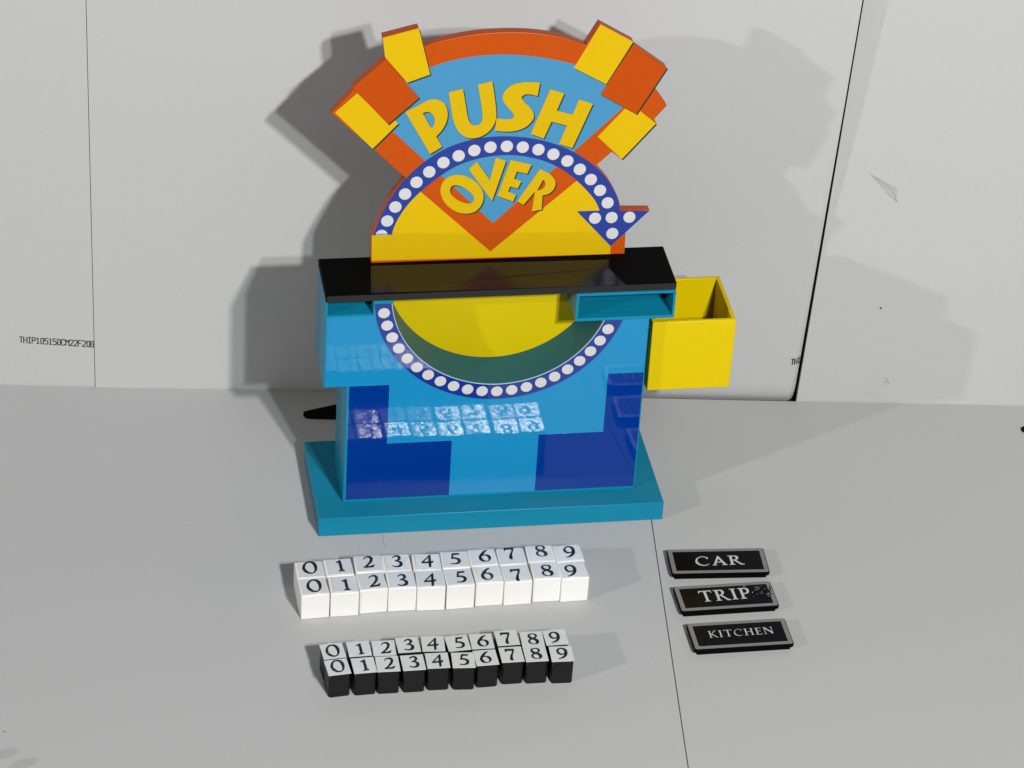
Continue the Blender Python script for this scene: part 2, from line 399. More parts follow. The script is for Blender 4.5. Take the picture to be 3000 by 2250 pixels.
# yellow disc at the back of the round opening
DISCP = Plane((0, 5.15, 0), (1, 0, 0), (0, 0, 1))
DISCP.slab('yellow_disc', [[(CX+7.64*math.cos(rad(a)), CZ+7.64*math.sin(rad(a))) for a in range(-178, -2, 4)]], -.4, 0, M_disc, mach, bev=.0)
# stickers on the cabinet front
zs = ZT-.26
aL2 = ang_at(RH+.03, zs, -1); aR2 = ang_at(RH+.03, CH0, 1)
st = [(2.02, 1.76), (22.78, 1.76), (22.78, CH0-.02)] + list(reversed(arc(RH+.03, aL2, aR2))) + [(3.64, zs), (3.64, 17.06), (.4, 17.06), (.4, 11.42), (2.02, 11.42)]
FRONT.slab('light_blue_sticker', [st], -.01, .012, M_light, cab)
FRONT.slab('dark_blue_block', [[(2.08, 1.76), (9.45, 1.76), (9.45, 6.43), (4.86, 6.43), (4.86, 11.36), (2.08, 11.36)]], .0, .018, M_dark, cab)
FRONT.slab('dark_blue_block', [[(15.62, 1.77), (22.77, 1.77), (22.77, 11.51), (20.24, 11.51), (20.24, 6.6), (15.62, 6.6)]], .0, .018, M_dark, cab)
RO = 8.93
z_o = zs
left_out = [(3.64, zs), (3.64, 17.3)]
a_o0 = -180 + math.degrees(math.asin((CZ-16.8)/RO)); a_o1 = ang_at(RO, CH0-.01, 1)
outer = arc(RO, a_o0, a_o1); inner = arc(RH+.05, aL2, ang_at(RH+.05, CH0-.01, 1))
FRONT.slab('bulb_band', [[(3.64, zs)] + outer + list(reversed(inner))], .0, .024, M_band, cab)
rimo = arc(RH+.052, aL2, aR2, 90); rimi = arc(RH+.018, aL2, aR2, 90)
FRONT.slab('white_cut_edge', [rimo + list(reversed(rimi))], 0, .032, M_rim, cab)
for i in range(21):
    a = -169.76 + i*(-25.06+169.76)/20
    FRONT.disc('bulb_dot', (CX-.02+RB*math.cos(rad(a)), CZ+.01+RB*math.sin(rad(a))), .405, .01, .03, M_bulb, cab)
# chute: an open-fronted tray under the right end of the black top
c0, c1 = (17.6, 1.76), (24.56, 6.6)
ch = empty('chute_tray', (0, 0, 0)); ch.parent = mach
ch.location = (Vector((21, 4, CH0)) - Vector((12.35, 4.8, 0)))*CM
box('tray_floor', (c0[0], c0[1], CH0), (c1[0], c1[1], CH0+.22), M_tealh, ch, .02)
box('tray_wall', (c0[0], c0[1], CH0+.22), (c0[0]+.17, c1[1], CH1-.2), M_teal, ch, .0)
box('tray_wall', (c1[0]-.17, c0[1], CH0+.22), (c1[0], c1[1], CH1-.2), M_teal, ch, .0)
box('tray_wall', (c0[0]+.17, c1[1]-.17, CH0+.22), (c1[0]-.17, c1[1], CH1-.2), M_tealh, ch, .0)
box('tray_lid', (c0[0], c0[1], CH1-.2), (c1[0], c1[1], CH1), M_teal, ch, .02)
# black top
top = box('black_top', (.28, 1.78, ZT+.0), (24.55, 6.63, 18.86), M_blk, mach, .1)
ft = [onz(*p, 18.86) for p in [(1086, 779), (1784, 761), (1784, 786), (1833, 835), (1087, 859)]]
box('front_edge', (.36, 1.755, ZT+.03), (24.47, 1.80, 18.80), M_edge, top, .01)
TT = Plane((0, 0, 18.86), (1, 0, 0), (0, 1, 0))
TT.slab('added_gloss_patch', [[(p.x, p.y) for p in ft]], -.005, .012, M_gloss, top)  # gloss patch added to the top, cut to the outline of the sign's reflection
M_scr = mat('dull_scratch', (.008, .007, .004), .5, .15)
for nm_, pp in (('scratch', [(1253, 837), (1440, 812), (1700, 791), (1784, 783), (1784, 785), (1700, 794), (1440, 817)]),):
    q_ = [onz(*p, 18.872) for p in pp]
    TT.slab(nm_, [[(p.x, p.y) for p in q_]], .0125, .0135, M_scr, top)
# yellow bin on the right side
YB = mach
x0, x1, y0, y1, z0, z1, tw = 23.3, 29.26, 2.52, 8.3, 9.45, 15.14, .3
bn = box('yellow_bin', (x0, y0, z0), (x1, y0+tw, z1), M_bin, mach, .07)
bn.name = 'bin_front_panel'
box('bin_rear_panel', (x0, y1-tw, z0), (x1, y1, z1), M_bin, mach, .05)
box('bin_side_panel', (x0, y0+tw*.5, z0), (x0+tw, y1-tw*.5, z1-.003), M_bin, mach, .05)
box('bin_side_panel', (x1-tw, y0+tw*.5, z0), (x1, y1-tw*.5, z1-.003), M_bin, mach, .05)
box('bin_floor', (x0+tw*.5, y0+tw*.5, z0), (x1-tw*.5, y1-tw*.5, z0+.35), M_bin, mach, .0)
box('bin_bracket', (22.5, 3.4, 10.2), (23.31, 6.3, 14.0), M_teal, mach, .03)

# ------------------------------------------------------------------ the sign
TILT = rad(6)
SG = Plane((3.84, 5.72, 18.86), (1, 0, 0), (0, math.sin(TILT), math.cos(TILT)))
s1c = lambda x, y: SG.px(900+.50633*x, .50633*y)
def S(pts, f=s1c):
    out = []
    for p in pts:
        q = f(p[0], p[1]); out.append((*q, 1) if len(p) > 2 else q)
    return out
s7 = lambda x, y: SG.px(1640+.217*x, 40+.217*y)
s8 = lambda x, y: SG.px(940+.217*x, 40+.217*y)
back = S([(370, 1523), (372, 1362), (395, 1310, 1), (422, 1255, 1), (457, 1190, 1), (503, 1115, 1), (572, 1032), (380, 861), (140, 655), (268, 520), (262, 507), (455, 339), (437, 215), (646, 161), (682, 268),
          (760, 242, 1), (850, 221, 1), (950, 203, 1), (1050, 192, 1), (1180, 187, 1), (1300, 191, 1), (1400, 203, 1), (1500, 224, 1), (1614, 262), (1695, 137), (1889, 242), (1886, 256),
          (2080, 392), (2003, 500), (2082, 612), (2008, 690), (2022, 715), (1820, 923), (1762, 880), (1667, 962), (1720, 1015, 1), (1768, 1082, 1), (1800, 1150, 1), (1817, 1217), (1982, 1217), (1842, 1345), (1836, 1472)])
zb = 0.0
back = [(p[0], max(p[1], .02)) if len(p) == 2 else p for p in back]
sign = SG.slab('sign_board', [spline(back, 5)], -.85, 0, M_or, mach, bev=.04)
sky = S([(560, 470), (640, 415, 1), (710, 390, 1), (800, 360, 1), (950, 328, 1), (1100, 316, 1), (1250, 320, 1), (1400, 339, 1), (1545, 371), (1790, 520), (1828, 622), (1075, 1290), (480, 745)])
SG.slab('sky_blue_fan', [spline(sky)], -.01, .008, M_sky, sign)
semi = S([(374, 1362), (492, 1357), (500, 1320, 1), (535, 1250, 1), (590, 1175, 1), (655, 1108), (1060, 1455), (1560, 1045), (1620, 1105, 1), (1665, 1160, 1), (1700, 1230), (1600, 1240), (1755, 1425), (1752, 1469), (372, 1508)])
SG.slab('yellow_half_disc', [spline(semi)], -.01, .010, M_ye, sign)
band = S([(380, 1360), (415, 1275, 1), (455, 1195, 1), (505, 1115, 1), (560, 1045, 1), (625, 980, 1), (700, 920, 1), (790, 865, 1), (880, 828, 1), (980, 803, 1), (1080, 790, 1), (1180, 789, 1), (1280, 797, 1), (1380, 817, 1), (1480, 850, 1), (1570, 895, 1), (1650, 950, 1), (1720, 1017, 1), (1766, 1083, 1), (1798, 1150, 1), (1812, 1219),
          (1979, 1219), (1755, 1424), (1560, 1222), (1692, 1218), (1665, 1160, 1), (1612, 1095, 1), (1560, 1045, 1), (1490, 990, 1), (1400, 942, 1), (1300, 912, 1), (1200, 898, 1), (1100, 900, 1), (1000, 915, 1), (900, 945, 1), (820, 985, 1), (740, 1040, 1), (660, 1105, 1), (590, 1175, 1), (535, 1250, 1), (500, 1320, 1), (490, 1358)])
SG.slab('blue_arrow_band', [spline(band, 4)], -.01, .016, M_sb, sign)
R1 = [(463, 1278), (510, 1197), (566, 1122), (632, 1054), (706, 994), (788, 940), (876, 901), (967, 870), (1060, 851), (1155, 846), (1247, 851), (1338, 865), (1424, 892), (1505, 931), (1577, 979), (1641, 1038), (1694, 1101), (1738, 1173), (1761, 1258), (1665, 1262), (1864, 1256), (1765, 1350)]
for c in R1:
    SG.disc('bulb_dot', s1c(*c), .425, .0, .024, M_bulb, sign)
hc = s1c(430, 1362)
SG.slab('bulb_dot', [[(hc[0]+.425*math.cos(rad(a)), hc[1]+.43*math.sin(rad(a))) for a in range(0, 181, 12)]], 0, .024, M_bulb, sign)
# coloured blocks round the rim (thin, with a printed drop edge)
def rim(name, pts, f, m, h):
    loop = [tuple(p) for p in S(pts, f)]
    SG.slab('drop_edge', [[(x+.085, y-.09) for x, y in loop]], 0, h-.006, M_shadow, sign)
    SG.slab(name, [loop], 0, h, m, sign)
rim('yellow_block', [(437, 218), (645, 163), (711, 430), (579, 477), (450, 330)], s1c, M_ye, .035)
rim('yellow_block', [(290, 538), (470, 716), (506, 694), (527, 714), (378, 860), (160, 651)], s1c, M_ye, .035)
rim('orange_block', [(872, 622), (1325, 1130), (905, 1490), (427, 992)], s8, M_orp, .055)
rim('yellow_block', [(550, 142), (990, 377), (625, 950), (190, 730)], s7, M_ye, .035)
rim('yellow_block', [(1850, 615), (1680, 790), (1820, 920), (2017, 714), (1925, 640)], s1c, M_ye, .035)
rim('orange_block', [(965, 450), (1445, 730), (1030, 1350), (550, 1085)], s7, M_orp, .055)

M_tape = mat('clear_tape_strip', (.16, .10, .005), .12, .5, bump=.008, bscale=300, stretch=(.3, 1, 2.5))
M_tape.node_tree.nodes['Principled BSDF'].inputs['Alpha'].default_value = .03
SG.slab('clear_tape', [S([(376, 1352), (900, 1348), (1300, 1346), (1680, 1340), (1752, 1424), (1751, 1466), (374, 1505)])], .024, .028, M_tape, sign)

# lettering PUSH OVER
sP = lambda x, y: SG.px(1170+.14465*x, 220+.14465*y)
sS = lambda x, y: SG.px(1440+.14465*x, 220+.14465*y)
sO = lambda x, y: SG.px(1270+.17179*x, 440+.17179*y)
LET = [
 (sP, 'letter_p', [[(118, 742), (330, 640, 1), (500, 545, 1), (640, 492, 1), (780, 497, 1), (900, 562, 1), (965, 690, 1), (976, 820, 1), (945, 955, 1), (865, 1105, 1), (745, 1238), (862, 1448), (622, 1592)],
   [(470, 768), (560, 738, 1), (650, 770, 1), (706, 850, 1), (713, 950, 1), (690, 1035, 1), (640, 1055, 1)]]),
 (sP, 'letter_u', [[(997, 345), (1285, 275), (1312, 420), (1350, 660, 1), (1392, 880, 1), (1450, 988, 1), (1530, 1018, 1), (1620, 990, 1), (1668, 930, 1), (1682, 850, 1), (1665, 640, 1), (1592, 190), (1880, 122), (1930, 450, 1), (1962, 780, 1), (1935, 950, 1), (1825, 1125, 1), (1640, 1243, 1), (1440, 1275, 1), (1300, 1228, 1), (1170, 1095, 1), (1090, 900, 1), (1040, 620, 1)]]),
 (sS, 'letter_s', [[(980, 155), (930, 418), (800, 388, 1), (690, 385, 1), (618, 425, 1), (612, 470, 1), (700, 580, 1), (815, 700, 1), (855, 820, 1), (825, 915, 1), (700, 1040, 1), (520, 1115, 1), (300, 1140, 1), (68, 1122), (100, 870), (250, 890, 1), (390, 885, 1), (455, 830, 1), (420, 750, 1), (330, 650, 1), (238, 520, 1), (226, 420, 1), (290, 300, 1), (430, 195, 1), (620, 147, 1), (820, 140, 1)]]),
 (sS, 'letter_h', [[(1190, 285), (1470, 370), (1318, 718), (1640, 800), (1770, 490), (2050, 580), (1635, 1472), (1365, 1390), (1528, 1018), (1212, 938), (1055, 1278), (792, 1186)]]),
 (sO, 'letter_o', [[(120, 640, 1), (200, 490, 1), (350, 422, 1), (520, 432, 1), (680, 510, 1), (795, 620, 1), (848, 740, 1), (845, 850, 1), (792, 965, 1), (690, 1052, 1), (540, 1077, 1), (380, 1043, 1), (230, 935, 1), (140, 800, 1)],
   [(280, 680, 1), (310, 610, 1), (380, 592, 1), (500, 625, 1), (620, 710, 1), (685, 790, 1), (680, 860, 1), (630, 905, 1), (520, 895, 1), (400, 840, 1), (310, 760, 1)]]),
 (sO, 'letter_v', [[(600, 320), (740, 195), (960, 510), (1060, 125), (1235, 180), (998, 858)]]),
 (sO, 'letter_e', [[(1315, 165), (1670, 243), (1597, 398), (1420, 358), (1372, 485), (1495, 530), (1435, 648), (1305, 612), (1270, 703), (1405, 758), (1355, 872), (1087, 775)]]),
 (sO, 'letter_r', [[(1815, 320), (1990, 405), (2060, 490, 1), (2080, 570, 1), (2045, 665, 1), (1965, 735, 1), (1855, 768), (1845, 1005), (1674, 1042), (1727, 700), (1532, 928), (1428, 866)],
   [(1865, 500), (1900, 530, 1), (1900, 600, 1), (1860, 655, 1), (1765, 688)]]),
]
for n_, (f, nm, loops) in enumerate(LET):
    lp = [spline(S(l, f), 5) for l in loops]
    SG.slab('letter_drop_edge', [[(p[0]+.08, p[1]-.085) for p in l] for l in lp], 0, .03+.001*n_, M_shadow, sign)
    SG.slab('letter', lp, 0, .045+.001*n_, M_let, sign)

# ------------------------------------------------------------------ number cubes
BH = 1.893
g6 = lambda x, y: (920+.18083*x, 1840+.18083*y)
g7 = lambda x, y: (1290+.18083*x, 1830+.18083*y)
DIG = {
 0: (g6, [[(264, 625, 1), (280, 572, 1), (325, 530, 1), (378, 517, 1), (435, 525, 1), (480, 560, 1), (496, 610, 1), (490, 655, 1), (462, 695, 1), (412, 718, 1), (355, 715, 1), (300, 690, 1), (272, 655, 1)],
          [(310, 610, 1), (320, 570, 1), (350, 545, 1), (385, 541, 1), (420, 560, 1), (446, 610, 1), (453, 655, 1), (440, 688, 1), (408, 699, 1), (370, 690, 1), (338, 665, 1), (316, 640, 1)]]),
 1: (g6, [[(752, 537), (820, 506), (828, 512), (860, 658), (888, 670), (887, 684), (788, 691), (786, 680), (815, 668), (790, 550), (755, 555)]]),
 2: (g6, [[(1126, 524), (1150, 495, 1), (1190, 477, 1), (1240, 480, 1), (1272, 508, 1), (1274, 545, 1), (1250, 590, 1), (1198, 638), (1262, 630), (1285, 612), (1309, 612), (1292, 655), (1145, 667), (1138, 655), (1190, 608, 1), (1222, 565, 1), (1232, 530, 1), (1218, 507, 1), (1190, 500, 1), (1160, 508, 1), (1133, 532)]]),
 3: (g6, [[(1530, 488), (1560, 464, 1), (1605, 454, 1), (1650, 467, 1), (1667, 495, 1), (1657, 520, 1), (1632, 538), (1680, 555, 1), (1699, 585, 1), (1690, 617, 1), (1660, 637, 1), (1610, 643, 1), (1560, 636, 1), (1535, 625), (1542, 614), (1590, 624, 1), (1630, 616, 1), (1648, 595, 1), (1638, 568, 1), (1610, 555, 1), (1572, 553), (1570, 540), (1602, 528, 1), (1622, 508, 1), (1620, 490, 1), (1600, 478, 1), (1570, 482, 1), (1540, 502)]]),
 4: (g6, [[(2022, 428), (2042, 430), (2056, 530), (2086, 519), (2094, 535), (2086, 552), (2062, 557), (2067, 622), (2032, 629), (2020, 562), (1912, 570), (1907, 557)], [(2008, 472), (2017, 533), (1947, 544)]]),
 5: (g7, [[(312, 490), (318, 481), (422, 477), (431, 482), (424, 502), (342, 509), (338, 544), (390, 549, 1), (440, 567, 1), (459, 600, 1), (448, 632, 1), (415, 651, 1), (360, 656, 1), (307, 651), (308, 638), (360, 640, 1), (398, 628, 1), (412, 605, 1), (398, 582, 1), (360, 571, 1), (305, 571)]]),
 6: (g7, [[(762, 436), (720, 445, 1), (680, 475, 1), (645, 520, 1), (634, 560, 1), (650, 597, 1), (690, 619, 1), (740, 623, 1), (790, 611, 1), (821, 580, 1), (821, 550, 1), (797, 522, 1), (755, 509, 1), (712, 510), (722, 482, 1), (742, 462, 1), (766, 449)],
          [(678, 545, 1), (700, 527, 1), (735, 526, 1), (765, 545, 1), (783, 578, 1), (773, 605, 1), (745, 610, 1), (710, 595, 1), (686, 568, 1)]]),
 7: (g7, [[(1060, 412), (1064, 395), (1205, 392), (1213, 400), (1210, 440, 1), (1194, 492, 1), (1196, 545, 1), (1206, 574), (1200, 583), (1160, 577), (1146, 555, 1), (1155, 500, 1), (1174, 462, 1), (1180, 424), (1092, 427), (1082, 446), (1065, 442)]]),
 8: (g7, [[(1455, 410, 1), (1480, 386, 1), (1530, 379, 1), (1585, 388, 1), (1609, 415, 1), (1600, 440, 1), (1578, 456), (1628, 477, 1), (1648, 510, 1), (1635, 541, 1), (1590, 554, 1), (1530, 552, 1), (1485, 535, 1), (1468, 505, 1), (1478, 482, 1), (1502, 468), (1463, 445, 1)],
          [(1492, 403, 1), (1530, 393, 1), (1562, 404, 1), (1574, 428, 1), (1556, 445, 1), (1522, 440, 1), (1494, 423, 1)],
          [(1507, 492, 1), (1535, 478, 1), (1575, 492, 1), (1598, 520, 1), (1588, 541, 1), (1555, 544, 1), (1522, 530, 1), (1504, 510, 1)]]),
 9: (g7, [[(1883, 420, 1), (1905, 390, 1), (1950, 374, 1), (2010, 380, 1), (2052, 410, 1), (2068, 460, 1), (2055, 502, 1), (2015, 537, 1), (1935, 559), (1928, 549), (1978, 525, 1), (2008, 497, 1), (2016, 478), (1985, 488, 1), (1940, 486, 1), (1900, 462, 1)],
          [(1921, 425, 1), (1935, 401, 1), (1970, 393, 1), (1998, 410, 1), (2015, 440, 1), (2008, 461, 1), (1985, 469, 1), (1950, 462, 1), (1931, 445, 1)]]),
}
dig_me = {}
for d_, (f, loops) in DIG.items():
    L3 = []
    for l in loops:
        o_ = []
        for p in l:
            q = onz(*f(p[0], p[1]), BH); o_.append((q.x, q.y, 1) if len(p) > 2 else (q.x, q.y))
        L3.append(o_)
    xs = [p[0] for p in L3[0]]; ys = [p[1] for p in L3[0]]
    cx, cy = (min(xs)+max(xs))/2, (min(ys)+max(ys))/2
    lp = [spline([(p[0]-cx, p[1]-cy, *p[2:]) for p in l], 4) for l in L3]
    for nm, sc in (('k', 1.0), ('w', 1.10)):
        me = slabmesh('digit', [[(x*sc, y*sc) for x, y in l] for l in lp], -.01, .012)
        for v in me.vertices: v.co *= CM
        me.materials.append(M_ink); dig_me[(d_, nm)] = me

def chamfer_cube(name, w_, d_, h_, bev, zonly):
    return boxmesh(name, (-w_/2, -d_/2, 0), (w_/2, d_/2, h_), bev, seg=2 if not zonly else 1, z_only=zonly)
WW, WD, WH = 1.95, 1.93, 2.0
me_w = chamfer_cube('cube_body', WW, WD, WH, .07, False); me_w.materials.append(M_white)
me_wl = boxmesh('label', (-WW/2+.15, -WD/2+.11, WH-.01), (WW/2-.06, WD/2-.09, WH+.022), .015); me_wl.materials.append(M_lab)
KW, KD = 1.52, 1.60
me_k = chamfer_cube('cube_body', KW-.07, KD-.03, BH-.02, .14, True); me_k.materials.append(M_blk2)
me_kl = boxmesh('label', (-KW/2, -KD/2-.02, BH-.03), (KW/2, KD/2-.02, BH), .0); me_kl.materials.append(M_pap)

def yawof(a, b): return math.atan2(b.y-a.y, b.x-a.x)
def copyo(o, parent=None):
    c = o.copy(); COL.objects.link(c)
    if parent is not None: c.parent = parent
    return c
protos = {}
def cube(kind, cen, yaw, d_, dxy, row):
    col = 'white' if kind == 'w' else 'black'
    e = empty('number_cube', (cen.x, cen.y, 0), yaw)
    wd = ('zero', 'one', 'two', 'three', 'four', 'five', 'six', 'seven', 'eight', 'nine')[d_]
    lab = {('w', 0): 'plain white cube marked %s, front row of the white cubes', ('w', 1): 'plain white cube marked %s, rear row of the white cubes',
           ('k', 0): 'black cube with white top marked %s, front row of the black cubes', ('k', 1): 'black cube with white top marked %s, rear row of the black cubes'}[(kind, row)] % wd
    tag(e, lab, 'number cube', 'white number cubes set out in two rows' if kind == 'w' else 'black number cubes set out in two rows')
    if kind not in protos:
        b_ = link('cube_body', me_w if kind == 'w' else me_k, None, e)
        l_ = link('label', me_wl if kind == 'w' else me_kl, None, e); protos[kind] = (b_, l_)
    else:
        b_ = copyo(protos[kind][0], e); l_ = copyo(protos[kind][1], e)
    if kind == 'w':
        tx = {(1, 3): 1.9, (1, 4): 1.8, (0, 1): 1.7, (1, 1): 1.2, (0, 3): .9, (0, 6): .7}.get((row, d_), random.uniform(-1.7, .5))
        l_.rotation_euler = (rad(random.uniform(-.5, .6)), rad(tx), 0); l_.location.z = abs(tx)*.004*CM
    g = link('digit', dig_me[(d_, kind)], None, l_)
    g.location = (dxy[0]*CM, dxy[1]*CM, ((WH+.022 if kind == 'w' else BH)+.001)*CM)
def local(cen, yaw, p):
    v = Vector((p.x-cen.x, p.y-cen.y)); c, s = math.cos(-yaw), math.sin(-yaw)
    return (c*v.x-s*v.y, s*v.x+c*v.y)
# black cubes: front-left and front-right corners of each paper top, from the photograph's layout
KF = [(g6, 240, 773, 605, 730), (g6, 650, 740, 1028, 708), (g6, 1030, 712, 1403, 693), (g6, 1450, 692, 1815, 668), (g6, 1845, 655, 2205, 638),
      (g7, 200, 700, 580, 692), (g7, 595, 668, 955, 640), (g7, 1005, 615, 1365, 592), (g7, 1395, 603, 1755, 583), (g7, 1810, 600, 2175, 585)]
KB = [(g6, 162, 510, 525, 470), (g6, 575, 468, 940, 440), (g6, 965, 453, 1340, 437), (g6, 1370, 403, 1735, 378), (g6, 1755, 378, 2135, 370),
      (g7, 140, 435, 505, 400), (g7, 515, 398, 882, 378), (g7, 930, 345, 1298, 318), (g7, 1325, 358, 1700, 345), (g7, 1715, 338, 2090, 312)]
DCF = [(380, 617), (820, 599), (1217, 571), (1614, 548), (2000, 529), (383, 566), (728, 530), (1137, 487), (1552, 467), (1975, 466)]
DCB = [(300, 367), (748, 337), (1160, 319), (1531, 269), (1922, 258), (307, 291), (686, 264), (1063, 220), (1503, 231), (1853, 205)]
for row, (T, D) in enumerate(((KF, DCF), (KB, DCB))):
    for i, (f, xa, ya, xb, yb) in enumerate(T):
        a = onz(*f(xa, ya), BH); b = onz(*f(xb, yb), BH); yw = yawof(a, b)
        mid = (a+b)/2; cen = mid + Vector((-math.sin(yw), math.cos(yw), 0))*(KD/2+.02)
        cube('k', cen, yw, i, local(cen, yw, onz(*f(*D[i]), BH)), row)
# white cubes
h4 = lambda x, y: (850+.20796*x, 1580+.20796*y)
h5 = lambda x, y: (1290+.20796*x, 1580+.20796*y)
WF = [(h4, 148, 1135, 555, 1100), (h4, 562, 1100, 965, 1075), (h4, 968, 1058, 1370, 1022), (h4, 1375, 1026, 1768, 1003), (h4, 1772, 1012, 2180, 1000),
      (h5, 75, 995, 475, 967), (h5, 485, 952, 875, 927), (h5, 880, 940, 1285, 910), (h5, 1290, 892, 1680, 873), (h5, 1690, 892, 2070, 862)]
WB = [(h4, 108, 562, 500, 537), (h4, 510, 527, 912, 497), (h4, 930, 472, 1318, 455), (h4, 1325, 462, 1720, 440), (h4, 1738, 446, 2140, 434),
      (h5, 35, 412, 425, 397), (h5, 430, 385, 830, 360), (h5, 838, 370, 1230, 348), (h5, 1240, 330, 1640, 312), (h5, 1645, 325, 2035, 300)]
EF = [(343, 660), (775, 645), (1185, 590), (1570, 578), (1980, 575), (300, 535), (648, 492), (1080, 508), (1505, 440), (1842, 445)]
EB = [(273, 405), (697, 378), (1112, 325), (1487, 313), (1917, 312), (210, 277), (625, 240), (990, 205), (1420, 168), (1827, 180)]
for row, (T, D) in enumerate(((WF, EF), (WB, EB))):
    for i, (f, xa, ya, xb, yb) in enumerate(T):
        z = 0 if row == 0 else WH
        a = onz(*f(xa, ya), z); b = onz(*f(xb, yb), z); yw = yawof(a, b)
        mid = (a+b)/2; cen = mid + Vector((-math.sin(yw), math.cos(yw), 0))*(WD/2)
        cube('w', cen, yw, i, local(cen, yw, onz(*f(*D[i]), WH)), row)

# ------------------------------------------------------------------ name plates CAR, TRIP, KITCHEN
SER = {  # serif capitals on a 0..1 high em: (advance, loops)
 'C': (.78, [[(.74, .88), (.72, .70), (.69, .70), (.60, .88, 1), (.46, .95, 1), (.28, .88, 1), (.16, .68, 1), (.14, .45, 1), (.22, .22, 1), (.38, .08, 1), (.56, .08, 1), (.72, .2), (.74, .17), (.6, .03, 1), (.42, -.02, 1), (.2, .06, 1), (.04, .27, 1), (.03, .52, 1), (.12, .8, 1), (.3, .97, 1), (.5, 1.01, 1)]]),
 'A': (.82, [[(.38, 1), (.44, 1), (.74, .12), (.81, .03), (.82, 0), (.52, 0), (.52, .03), (.61, .06), (.55, .3), (.27, .3), (.18, .06), (.27, .03), (.27, 0), (0, 0), (0, .03), (.08, .08)], [(.29, .37), (.52, .37), (.40, .72)]]),
 'R': (.80, [[(0, 1), (.34, 1), (.52, .95, 1), (.58, .76, 1), (.52, .58, 1), (.40, .51), (.66, .12), (.82, .02), (.82, -.03), (.62, -.02), (.30, .47), (.24, .47), (.24, .08), (.33, .03), (.33, 0), (0, 0), (0, .03), (.1, .08), (.1, .92), (0, .97)], [(.24, .93), (.32, .93), (.42, .86, 1), (.44, .72, 1), (.38, .58, 1), (.30, .53), (.24, .53)]]),
 'T': (.72, [[(.02, 1.01), (.70, 1.01), (.72, .80), (.69, .80), (.64, .93), (.43, .94), (.43, .08), (.53, .03), (.53, 0), (.19, 0), (.19, .03), (.29, .08), (.29, .94), (.09, .93), (.03, .80), (0, .80)]]),
 'I': (.36, [[(0, 1), (.33, 1), (.33, .97), (.24, .92), (.24, .08), (.33, .03), (.33, 0), (0, 0), (0, .03), (.10, .08), (.10, .92), (0, .97)]]),
 'P': (.62, [[(0, 1), (.34, 1), (.53, .95, 1), (.60, .74, 1), (.53, .52, 1), (.38, .44, 1), (.28, .44), (.24, .46), (.24, .08), (.34, .03), (.34, 0), (0, 0), (0, .03), (.1, .08), (.1, .92), (0, .97)], [(.24, .93), (.32, .93), (.43, .86, 1), (.46, .7, 1), (.40, .55, 1), (.30, .51), (.24, .52)]]),
 'K': (.78, [[(0, 1), (.33, 1), (.33, .97), (.24, .92), (.24, .54), (.52, .9), (.46, .97), (.46, 1), (.74, 1), (.74, .97), (.64, .92), (.36, .57), (.70, .08), (.80, .03), (.80, -.01), (.62, 0), (.24, .48), (.24, .08), (.33, .03), (.33, 0), (0, 0), (0, .03), (.1, .08), (.1, .92), (0, .97)]]),
 'H': (.84, [[(0, 1), (.33, 1), (.33, .97), (.24, .92), (.24, .55), (.60, .55), (.60, .92), (.51, .97), (.51, 1), (.84, 1), (.84, .97), (.74, .92), (.74, .08), (.84, .03), (.84, 0), (.51, 0), (.51, .03), (.60, .08), (.60, .48), (.24, .48), (.24, .08), (.33, .03), (.33, 0), (0, 0), (0, .03), (.1, .08), (.1, .92), (0, .97)]]),
 'E': (.60, [[(0, 1), (.54, 1), (.55, .8), (.52, .8), (.48, .93), (.24, .93), (.24, .55), (.42, .55), (.46, .63), (.48, .63), (.48, .4), (.46, .4), (.42, .48), (.24, .48), (.24, .07), (.5, .07), (.56, .2), (.59, .2), (.57, 0), (0, 0), (0, .03), (.1, .08), (.1, .92), (0, .97)]]),
 'N': (.86, [[(0, 1), (.22, 1), (.70, .30), (.70, .92), (.60, .97), (.60, 1), (.86, 1), (.86, .97), (.78, .92), (.78, -.02), (.72, -.02), (.18, .78), (.18, .08), (.28, .03), (.28, 0), (0, 0), (0, .03), (.1, .08), (.1, .92), (0, .97)]]),
}
kp = 500/2074
p5 = lambda x, y: (1900+kp*x, 1560+kp*y)
PL = [('CAR', [(215, 208), (1395, 185), (1477, 482), (290, 503)], (560, 1165), 400, 292, 'black name plate reading CAR, nearest the machine, grey border and glossy black face', .9),
      ('TRIP', [(295, 660), (1480, 588), (1588, 887), (400, 962)], (605, 1262), 838, 706, 'black name plate reading TRIP, between the other two, wrinkled shiny film at its right end', .9),
      ('KITCHEN', [(455, 1108), (1655, 1040), (1770, 1350), (565, 1427)], (700, 1530), 1278, 1185, 'black name plate reading KITCHEN in smaller letters, closest to the camera', .9)]
PH = .55
